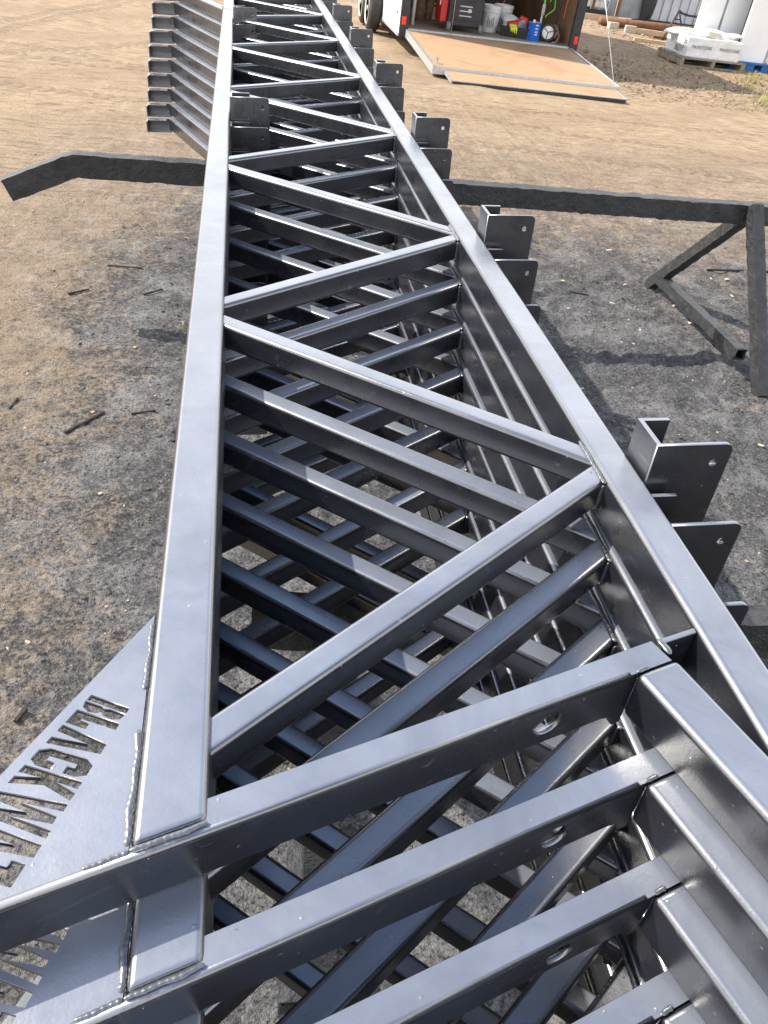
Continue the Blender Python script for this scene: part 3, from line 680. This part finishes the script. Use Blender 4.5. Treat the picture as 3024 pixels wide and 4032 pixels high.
for i in range(4): tube('finger', [(-.05+.03*i, 0, .02), (-.045+.03*i, -.04, .0), (-.04+.03*i, -.05, -.045-.01*i)], [.014, .014, .009], 'yellow', glv, 7)
tube('palm', [(-.06, .02, .02), (.06, .02, .02)], [.03, .03], 'yellow', glv, 8)
rag = empty('plastic_bag', (4.36, 14.32, TZ+.15), 'crumpled clear and white plastic bag in the tub', 'bag')
def crumple(r, seed, sx=1, sy=1, sz=1, sub=3, amp=.45):
    bm = bmesh.new(); bmesh.ops.create_icosphere(bm, subdivisions=sub, radius=r)
    s_ = random.Random(seed); ph = [Vector((s_.uniform(-1, 1), s_.uniform(-1, 1), s_.uniform(-1, 1))).normalized() for _ in range(9)]
    for v in bm.verts:
        d = v.co.normalized(); k = sum(abs(d.dot(p)) ** 6 for p in ph)*amp - .3*amp
        v.co = Vector((v.co.x*sx, v.co.y*sy, v.co.z*sz))*(1+k+s_.uniform(-.05, .05))
    return bm_mesh(bm)
to_obj('crumpled_film', crumple(.11, 5, 1.1, .8, .7), 'foil', rag)
can = empty('solvent_can', (4.66, 13.97, TZ), 'tall rectangular blue and grey metal can with white cap', 'can')
can.rotation_euler = (0, 0, R(28))
box('body', (-.085, -.055, 0), (.085, .055, .25), 'blue_can', can, .006)
box('label_panel', (.0855, -.05, .01), (.0875, .05, .24), 'grey_tin', can)
lathe('cap', [(.022, 0), (.022, .03), (.018, .034)], 'white_plastic', can, (-.03, 0, .25), 14)
box('lid_rim', (-.087, -.057, .247), (.087, .057, .253), 'grey_tin', can)
bm = bmesh.new()
for k, zz in enumerate((.20, .155, .11, .075)): add_box(bm, (-.035, -.0568, zz), (.03, -.0555, zz+.022))
to_obj('printed_text', bm_mesh(bm), 'white_plastic', can)
ht = empty('hand_truck', (4.93, 13.98, TZ), 'small cart with white spoked wheels and orange strap beside the blue can', 'cart')
for k, (x, y, rot) in enumerate(((-.04, -.02, -8), (.08, .10, -30))):
    w = lathe('wheel', [(.095, -.03), (.12, -.035), (.132, 0), (.12, .035), (.095, .03), (.088, 0)], 'tyre', ht, (x, y, .132), 30, rot=(R(84), 0, R(rot)))
    lathe('disc', [(.014, .026), (.03, .026), (.095, .012), (.095, 0), (.0, 0)], 'white_rim', w, sides=24)
    for s in range(3): tube('spoke', [(0, 0, .03), (.085*math.cos(R(120*s+20)), .085*math.sin(R(120*s+20)), .022)], .007, 'grey_plastic', w, 6)
tube('strap', [(.0, .06, .24), (.10, -.02, .22), (.15, -.06, .10), (.10, -.10, .01), (.02, -.12, .008)], [.018, .02, .018, .022, .016], 'canvas', ht, 6)
tube('frame_tube', [(.10, .12, .14), (.14, .14, .5), (.10, .2, .9)], .012, 'dark_steel', ht, 8)
# hanging lines on the right wall lining
gr = empty('green_cord', (5.0, 14.3, .95), 'coiled bright green cord hanging on the trailer wall', 'cord')
pts = [(0.02*math.cos(k*.9)+.055*math.sin(k*.45), -.02*math.sin(k*.7), .25-.028*k) for k in range(26)]
tube('loops', pts, .010, 'green_rope', gr, 7); tube('loops', [(p[0]*-.7-.02, p[1]+.02, p[2]+.05) for p in pts[:20]], .009, 'green_rope', gr, 7)
st = empty('ratchet_strap', (4.86, 14.3, .95), 'white and green ratchet strap hanging on the trailer wall', 'strap')
box('webbing', (-.014, 0, -.28), (.014, .006, .3), 'green_rope', st); box('buckle', (-.028, -.012, -.42), (.026, .016, -.26), 'steel', st, .006); box('webbing', (-.02, 0, -.62), (.008, .006, -.4), 'white_plastic', st)
tag(tube('orange_cord', [(5.22, 14.2, 1.5), (5.2, 14.1, 1.0), (5.13, 14.02, .75), (5.12, 14.0, .55)], .007, 'orange'), 'orange extension cord hanging by the black rear post', 'cord')
cd = empty('broom', (4.56, 15.6, TZ), 'thin orange handled broom leaning on the trailer wall lining', 'broom')
tube('stick', [(-.12, -.2, .10), (.55, .9, 1.5)], .011, 'orange', cd, 8); box('head', (-.26, -.24, 0), (.02, -.16, .10), 'canvas', cd, .01)
wb = empty('window_box', (4.55, 16.2, TZ), 'dark equipment case with grey corner stood against the lining', 'case')
box('case_body', (-.3, -.2, 0), (.3, .2, .55), 'black_plastic', wb, .02); box('case_band', (-.305, -.21, .40), (.305, -.2, .44), 'grey_plastic', wb); box('case_corner', (-.31, -.205, 0), (-.25, -.2, .55), 'grey_plastic', wb)
bt_ = empty('canvas_bag', (2.95, 14.85, TZ), 'brown canvas bags slumped by the left rear post', 'bag')
tube('sack', [(0, 0, .0), (.0, 0, .15), (-.01, .02, .45), (.0, .03, .75)], [.09, .10, .085, .05], 'canvas', bt_, 12)
tube('sack', [(.16, .1, .0), (.17, .1, .2), (.20, .12, .5), (.22, .14, .8)], [.06, .075, .06, .04], 'canvas', bt_, 12)
tag(tube('white_pipe', [(2.72, 14.2, TZ), (2.72, 14.25, 1.4)], .028, 'white_plastic', None, 14), 'white plastic pipe standing beside the canvas bags', 'pipe')
yl = empty('yellow_clamp', (3.18, 15.2, TZ), 'yellow plastic frame on a pale cloth inside the trailer', 'clamp')
tube('frame', [(-.14, 0, .02), (-.13, 0, .24), (.05, -.02, .16), (.16, -.05, .17), (.1, -.02, .22), (-.08, .02, .25)], .014, 'yellow', yl, 7)
to_obj('cloth', crumple(.16, 9, .9, .6, .45), 'pale_cloth', yl, (-.02, .02, .06))
hb_ = empty('tool_rack', (3.35, 16.4, TZ), 'dark tangle of hanging tools at the back of the trailer', 'rack')
box('panel', (-.7, .1, 0), (.7, .16, 1.5), 'black_plastic', hb_)
for k in range(6): tube('hung_tool', [(-.5+.2*k, .06, 1.3), (-.48+.2*k, .02, .5+.07*(k % 3)), (-.42+.2*k, .04, .42)], .02, ['steel', 'dark_steel', 'grey_plastic'][k % 3], hb_, 7)
crt = empty('wire_crate', (3.95, 15.1, TZ), 'grey wire rack behind the buckets', 'crate')
for k in range(5): tube('wire', [(-.25, .0, .08+.13*k), (.35, -.06, .05+.13*k)], .011, 'steel', crt, 6)
for x in (-.25, .05, .35): tube('post', [(x, 0, 0), (x, 0, .75)], .012, 'dark_steel', crt, 6)

# ------------------------------------------------------------------ yard behind: paver pallet, cabinets, shed
pl = empty('paver_pallet', (8.35, 15.25, 0), 'grey wooden pallet under a wrapped cube of pavers', 'pallet', 'pallets')
for x in (-.60, 0, .60): box('stringer', (x-.035 if x < .5 else x-.05, -.5, .022), (x+.035, .5, .112), 'pallet_wood', pl)
for k in range(7): box('deck_board', (-.64, -.5+.148*k, .113), (.64, -.5+.148*k+.10, .133), 'pallet_wood', pl)
for k in (0, 3, 6): box('deck_board', (-.64, -.5+.148*k, 0), (.64, -.5+.148*k+.10, .021), 'pallet_wood', pl)
for y in (-.2, .1, .4): box('block', (-.64, y-.04, .022), (-.58, y+.02, .112), 'pallet_wood', pl)
pv = empty('paver_cube', (8.35, 15.25, .135), 'shrink-wrapped cube of pavers printed PAVESTONE and marked 36211', 'pavers')
bm = bmesh.new(); add_box(bm, (-.56, -.44, 0), (.50, .44, .30)); bmesh.ops.bevel(bm, geom=list(bm.edges), offset=.015, segments=2, affect='EDGES')
bmesh.ops.subdivide_edges(bm, edges=list(bm.edges), cuts=3, use_grid_fill=True)
for v in bm.verts: v.co += Vector((random.uniform(-1, 1), random.uniform(-1, 1), random.uniform(-1, 1)))*.006
pvw = to_obj('wrap', bm_mesh(bm), 'foil', pv)
for x in (-.28, .26): to_obj('printed_name', text_mesh('PAVESTONE', .072), 'grey_print', pv, (x, -.452, .165), (R(90), 0, 0))
to_obj('printed_mark', text_mesh('36211', .15), 'ink', pv, (-.575, -.16, .10), (R(90), 0, R(-90)))
to_obj('printed_mark', text_mesh('5#', .12), 'ink', pv, (-.575, -.34, .23), (R(90), 0, R(-90)))
for x, y, sx, sy, sd in ((-.30, .1, 2.3, 1.8, 3), (.16, .0, 2.0, 1.7, 5), (.38, .12, 1.6, 1.5, 8)):
    to_obj('loose_film', crumple(.10, sd, sx, sy, .55), 'foil', pv, (x, y, .32))
br = empty('paver_block', (8.36, 15.05, .44), 'single grey paver block lying on the wrapped cube', 'paver'); br.rotation_euler = (0, R(4), R(-24))
box('block_body', (-.11, -.07, 0), (.11, .07, .09), 'brick', br, .006)
bp = empty('blue_pallet', (9.25, 15.45, 0), 'blue painted pallet under the white cabinet', 'pallet', 'pallets')
for x in (-.32, .0, .32): box('block', (x-.08, -.42, .02), (x+.08, .42, .11), 'blue_wood', bp)
for k in range(4): box('deck_board', (-.46, -.45+.26*k, .111), (.46, -.45+.26*k+.14, .131), 'blue_wood', bp)
for y in (-.45, .31): box('deck_board', (-.46, y, 0), (.46, y+.14, .019), 'blue_wood', bp)
c1 = empty('white_cabinet', (9.26, 15.3, .132), 'white upright panel door standing on the blue pallet', 'panel')
box('door_panel', (-.29, -.16, 0), (.28, -.10, 1.9), 'white_metal', c1, .006); box('edge_strip', (.281, -.15, 0), (.34, -.02, 1.9), 'grey_sheet', c1, .004); box('back_frame', (-.28, -.099, 0), (.28, -.03, 1.9), 'black_frame', c1)
c2 = empty('cold_room_wall', (8.73, 15.72, 0), 'two white insulated wall panels standing behind the paver cube', 'panel')
for a, b in ((-.47, -.03), (.02, .47)): box('panel', (a, -.10, .0), (b, -.04, 2.1), 'white_metal', c2, .008)
box('seam', (-.029, -.085, .0), (.019, -.045, 2.1), 'grey_sheet', c2); box('back_frame', (-.46, -.039, .0), (.46, .0, 2.0), 'black_frame', c2)
# chair
ch = empty('folding_stand', (9.5, 18.5, 0), 'bare black metal stand with a sagging top rail beside the white panels', 'stand')
tube('rail', [(-.21, 0, .56), (-.12, 0, .515), (.05, 0, .49), (.27, 0, .49)], .022, 'dark_steel', ch, 8)
for a, b in (((-.21, 0, .55), (-.46, -.12, .0)), ((-.2, 0, .55), (.06, -.1, .0)), ((.27, 0, .85), (.2, -.1, .0)), ((.27, 0, .5), (.40, .2, .0))): tube('leg', [a, b], .018, 'dark_steel', ch, 8)
tube('stretcher', [(-.27, -.03, .40), (-.13, -.03, .40)], .013, 'dark_steel', ch, 6)
# sheds and sheets at the back
sh = empty('metal_shed', (11.6, 21.4, 0), 'silver ribbed sheet metal shed wall at the back of the yard', 'shed')
box('wall', (-2.0, .06, 0), (4.5, .12, 3.0), 'shed', sh)
for k in range(28): box('rib', (-1.98+.23*k, .02, .12), (-1.98+.23*k+.05, .058, 3.0), 'shed', sh)
box('sill', (-2.0, -.01, 0), (4.5, .055, .11), 'dark_steel', sh)
gs_ = empty('grey_sheet_rack', (9.1, 21.2, 0), 'weathered grey sheets held in a rusty steel frame', 'rack')
for a, b in ((-.62, -.08), (.02, .62)): box('sheet', (a, .03, .1), (b, .05, 2.2), 'grey_sheet', gs_)
for x in (-.68, -.03, .66): box('upright', (x-.03, -.02, 0), (x+.03, .028, 2.3), 'rust', gs_)
tarp = to_obj('tarp_edge', crumple(.25, 21, .5, .3, 2.6), 'black_plastic', gs_, (.72, -.02, .7))
ib = empty('plastic_tote', (8.35, 21.6, .1), 'white plastic liquid tote in a wire cage behind the trailer', 'tote')
box('tank', (-.42, -.4, .12), (.42, .4, 1.1), 'white_plastic', ib, .05, 3); box('base', (-.45, -.43, -.1), (.45, .43, .1), 'black_plastic', ib, .01)
for k in range(5): box('cage_bar', (-.45+.22*k, -.446, .1), (-.43+.22*k, -.43, 1.15), 'steel', ib)
for z in (.3, .6, .9): box('cage_bar', (-.45, -.462, z), (.45, -.447, z+.025), 'steel', ib)
pp = tag(tube('steel_pipe', [(8.15, 19.9, .09), (11.9, 20.2, .09)], .09, 'rust', None, 20), 'long rusty brown steel pipe lying in front of the sheds', 'pipe')
for k, (x0, y0, x1, y1, z, w) in enumerate(((8.6, 19.2, 10.1, 18.9, .10, .10), (8.1, 17.75, 9.0, 17.55, .07, .11), (8.9, 18.6, 10.4, 18.4, .05, .13))):
    d = Vector((x1-x0, y1-y0, 0)); o = box('timber_board', (0, -w/2, -z), (d.length, w/2, 0), 'pale_wood' if k != 2 else 'rust', None, .004)
    o.location = (x0, y0, z+gz((x0+x1)/2, (y0+y1)/2)); o.rotation_euler = (0, 0, math.atan2(d.y, d.x))
    tag(o, ['pale timber length lying in front of the rusty pipe', 'short square pale timber near the paver cube', 'reddish weathered plank lying behind the paver cube'][k], 'timber')
for k, (x, y, a) in enumerate(((8.3, 19.45, 12), (8.62, 19.2, -8))):
    o = box('brick', (-.12, -.06, 0), (.12, .06, .14), 'brick', None, .006); o.location = (x, y, gz(x, y)-.01); o.rotation_euler = (0, 0, R(a))
    tag(o, ['buff brick touching the near end of the rusty pipe', 'buff brick lying beside the pale timber length'][k], 'brick', 'loose bricks')
yb_ = box('timber_skid', (7.9, 20.9, 0), (9.0, 21.02, .12), 'pale_wood'); tag(yb_, 'yellowish timber skid under the white tote', 'timber')

# ------------------------------------------------------------------ loose stuff on the ground
def rock_mesh(seed, sub=1):
    bm = bmesh.new(); bmesh.ops.create_icosphere(bm, subdivisions=sub, radius=1); s_ = random.Random(seed)
    for v in bm.verts: v.co *= s_.uniform(.62, 1.15)
    me = bm_mesh(bm); return me
protos = [rock_mesh(i) for i in range(6)]
pv_ = []
for me in protos:
    a = np.empty(len(me.vertices)*3); me.vertices.foreach_get('co', a); fa = np.array([list(p.vertices) for p in me.polygons]); pv_.append((a.reshape(-1, 3), fa))
def scatter(name, mat, spots, label, cat):
    V, Fc, n = [], [], 0
    for (x, y, s) in spots:
        co, fa = pv_[rng.integers(6)]; a = rng.random()*6.28
        sc = np.array([s*rng.uniform(.7, 1.4), s*rng.uniform(.7, 1.2), s*rng.uniform(.4, .8)])
        c = co*sc; ca, sa = math.cos(a), math.sin(a)
        c = np.stack([c[:, 0]*ca-c[:, 1]*sa+x, c[:, 0]*sa+c[:, 1]*ca+y, c[:, 2]], 1)
        V.append((c, n, fa)); n += len(c)
    P = np.concatenate([v[0] for v in V]); ctr = np.repeat(np.array([[s[0], s[1]] for s in spots]), [len(v[0]) for v in V], 0)
    P[:, 2] += height(ctr[:, 0], ctr[:, 1]) + np.repeat(np.array([s[2] for s in spots])*.15, [len(v[0]) for v in V])
    Fc = np.concatenate([v[2]+v[1] for v in V])
    me = bpy.data.meshes.new(name); me.from_pydata(P.tolist(), [], Fc.tolist()); me.shade_smooth(); me.set_sharp_from_angle(angle=R(40))
    o = to_obj(name, me, mat); return tag(o, label, cat, kind='stuff')
def spots_in(n, x0, x1, y0, y1, smin, smax, power=2.5):
    return [(rng.uniform(x0, x1), y0+(y1-y0)*rng.random()**1.3, smin+(smax-smin)*rng.random()**power) for _ in range(n)]
scatter('sooty_gravel', 'pebble_dark', spots_in(4200, -.75, 2.9, .1, 5.2, .002, .012, 4) + spots_in(700, -.35, 1.0, .1, 3.5, .004, .016, 3), 'black and grey paint-dusted gravel round the stack', 'gravel')
scatter('tan_gravel', 'pebble_tan', spots_in(2600, -2.2, 3.4, .2, 6.5, .002, .011, 4) + spots_in(1500, 5.3, 10, 11, 17, .006, .03, 3) + spots_in(900, 7.5, 11, 17, 20.8, .008, .05, 3), 'tan pebbles scattered over the yard dirt', 'gravel')
# pale chips on the dark ground: each one a thing
def chip_mesh(seed, l, w, th):
    s_ = random.Random(seed); n = 7
    poly = [(l*math.cos(2*math.pi*k/n)*s_.uniform(.6, 1), w*math.sin(2*math.pi*k/n)*s_.uniform(.5, 1.1)) for k in range(n)]
    me = prism_mesh(poly, 0, th)
    for v in me.vertices: v.co.z += .25*w*math.sin(v.co.x/l*2+seed)
    return me
def on_ground(px, py):
    """ground point seen at a pixel of the photograph's grid: used only to lay things out"""
    d = F + Rt*((px-1512)/3044.2) - Up*((py-2016)/3044.2); s = HC/-d.z; return d.x*s, d.y*s
chips = [(2395, 985, .035, .014), (2217, 1102, .02, .012), (2463, 1120, .018, .010), (2412, 1190, .026, .008), (2560, 872, .02, .01), (2640, 860, .016, .01), (2238, 1220, .012, .01), (2650, 1212, .016, .012), (2715, 1272, .02, .016), (2850, 980, .028, .02), (2858, 1110, .02, .014), (2800, 1095, .04, .007), (2880, 1170, .022, .010), (2520, 1300, .01, .009), (2575, 1030, .03, .006), (2975, 895, .05, .016), (3000, 1745, .03, .012), (2290, 1530, .018, .008)]
for i, (px, py, l, w) in enumerate(chips):
    x, y = on_ground(px, py); o = to_obj('wood_chip', chip_mesh(i, l, w, .004), 'chip', None, (x, y, gz(x, y)+.003), (random.uniform(-.2, .2), random.uniform(-.2, .2), random.uniform(0, 3.1)))
    tag(o, 'small pale wood chip on the blackened ground', 'wood chip', 'pale chips by the sawhorse')
def stick(p0, p1, rad, label, mat='burnt', cat='stick'):
    a = on_ground(*p0); b = on_ground(*p1); n = 6; pts = []
    for i in range(n):
        t_ = i/(n-1); x = a[0]+(b[0]-a[0])*t_+random.uniform(-1, 1)*rad*.15; y = a[1]+(b[1]-a[1])*t_+random.uniform(-1, 1)*rad*.15
        pts.append((x, y, gz(a[0], a[1])*(1-t_)+gz(b[0], b[1])*t_+rad*.6+.003))
    bm = bmesh.new(); add_tube(bm, pts, [rad*random.uniform(.8, 1.1) for _ in pts], 5)
    return tag(to_obj('stick', bm_mesh(bm), mat), label, cat)
stick((255, 1702), (412, 1625), 0.0062, 'straight black stick on the tan dirt left of the stack')
stick((517, 1633), (614, 1626), 0.0050, 'short black stick lying beside the dark rubble patch')
stick((35, 1600), (70, 1560), 0.0037, 'tiny dark twig on the tan dirt')
stick((2780, 1070), (3024, 1082), 0.0081, 'long black stick lying behind the sawhorse leg')
stick((2245, 1150), (2318, 1162), .006, 'thin black twig on the sooty ground under the purlin clips')
stick((425, 1045), (560, 1062), 0.0056, 'black flake of dried paint curled on the dirt')
stick((270, 1160), (350, 1135), 0.0050, 'black paint flake by the pale scrape in the dirt')
stick((565, 1165), (640, 1150), 0.0050, 'black twig right beside the left chord')
stick((430, 390), (478, 400), 0.0043, 'pale stick on the open dirt beyond the bent beam', 'chip')
stick((60, 2840), (100, 2790), .008, 'small black twig near the gusset lettering')
# leaves under the trailer's shadow and by the pallet, grass clumps
def leaf_litter():
    V, Fc = [], []
    for _ in range(3800):
        x = rng.uniform(5.3, 9.6); y = rng.uniform(10.9, 15.2)
        if rng.random() > np.clip(1.2-abs(y-12.9)/2.6, .15, 1): continue
        l = rng.uniform(.012, .045); a = rng.random()*6.28; z = gz(x, y)+.006
        d = np.array([math.cos(a), math.sin(a), rng.uniform(-.5, .5)])*l; w = np.array([-math.sin(a), math.cos(a), rng.uniform(-.4, .4)])*l*.45
        c = np.array([x, y, z+l*.3]); k = len(V); V += [tuple(c-d), tuple(c+w), tuple(c+d), tuple(c-w)]; Fc.append((k, k+1, k+2, k+3))
    me = bpy.data.meshes.new('leaf_litter'); me.from_pydata(V, [], Fc); return tag(to_obj('leaf_litter', me, 'leaf'), 'dry brown leaf litter on the dirt right of the ramp', 'leaves', kind='stuff')
leaf_litter()
def grass(spots):
    V, Fc = [], []
    for (x, y, r_0, n, hh) in spots:
        for _ in range(n):
            a = rng.random()*6.28; rr_0 = r_0*abs(rng.normal())*.6; bx = x+rr_0*math.cos(a); by = y+rr_0*math.sin(a); z = gz(bx, by)-.005
            h = hh*rng.uniform(.4, 1.2); la = rng.random()*6.28; lean = rng.uniform(.1, .9)*h; w = rng.uniform(.002, .0045); wx, wy = -math.sin(la)*w, math.cos(la)*w
            k = len(V); mx, my = bx+math.cos(la)*lean*.35, by+math.sin(la)*lean*.35
            V += [(bx-wx, by-wy, z), (bx+wx, by+wy, z), (mx+wx*.8, my+wy*.8, z+h*.6), (mx-wx*.8, my-wy*.8, z+h*.6), (bx+math.cos(la)*lean, by+math.sin(la)*lean, z+h)]
            Fc += [(k, k+1, k+2, k+3), (k+3, k+2, k+4)]
    me = bpy.data.meshes.new('grass'); me.from_pydata(V, [], Fc); return tag(to_obj('grass', me, 'grass'), 'sparse yellow green grass tufts by the white cabinet', 'grass', kind='stuff')
sp = [(8.55, 13.7, .28, 150, .15), (8.1, 12.9, .3, 60, .1), (7.9, 12.0, .35, 110, .12), (7.5, 11.6, .3, 90, .12), (8.3, 12.5, .4, 100, .12), (9.0, 14.4, .25, 70, .12)]
sp += [(rng.uniform(6.6, 9.4), rng.uniform(10.6, 14.3), .12, 14, .08) for _ in range(50)]
sp += [(rng.uniform(-6, 1), rng.uniform(16.3, 19), .4, 120, .12) for _ in range(26)]
grass(sp)
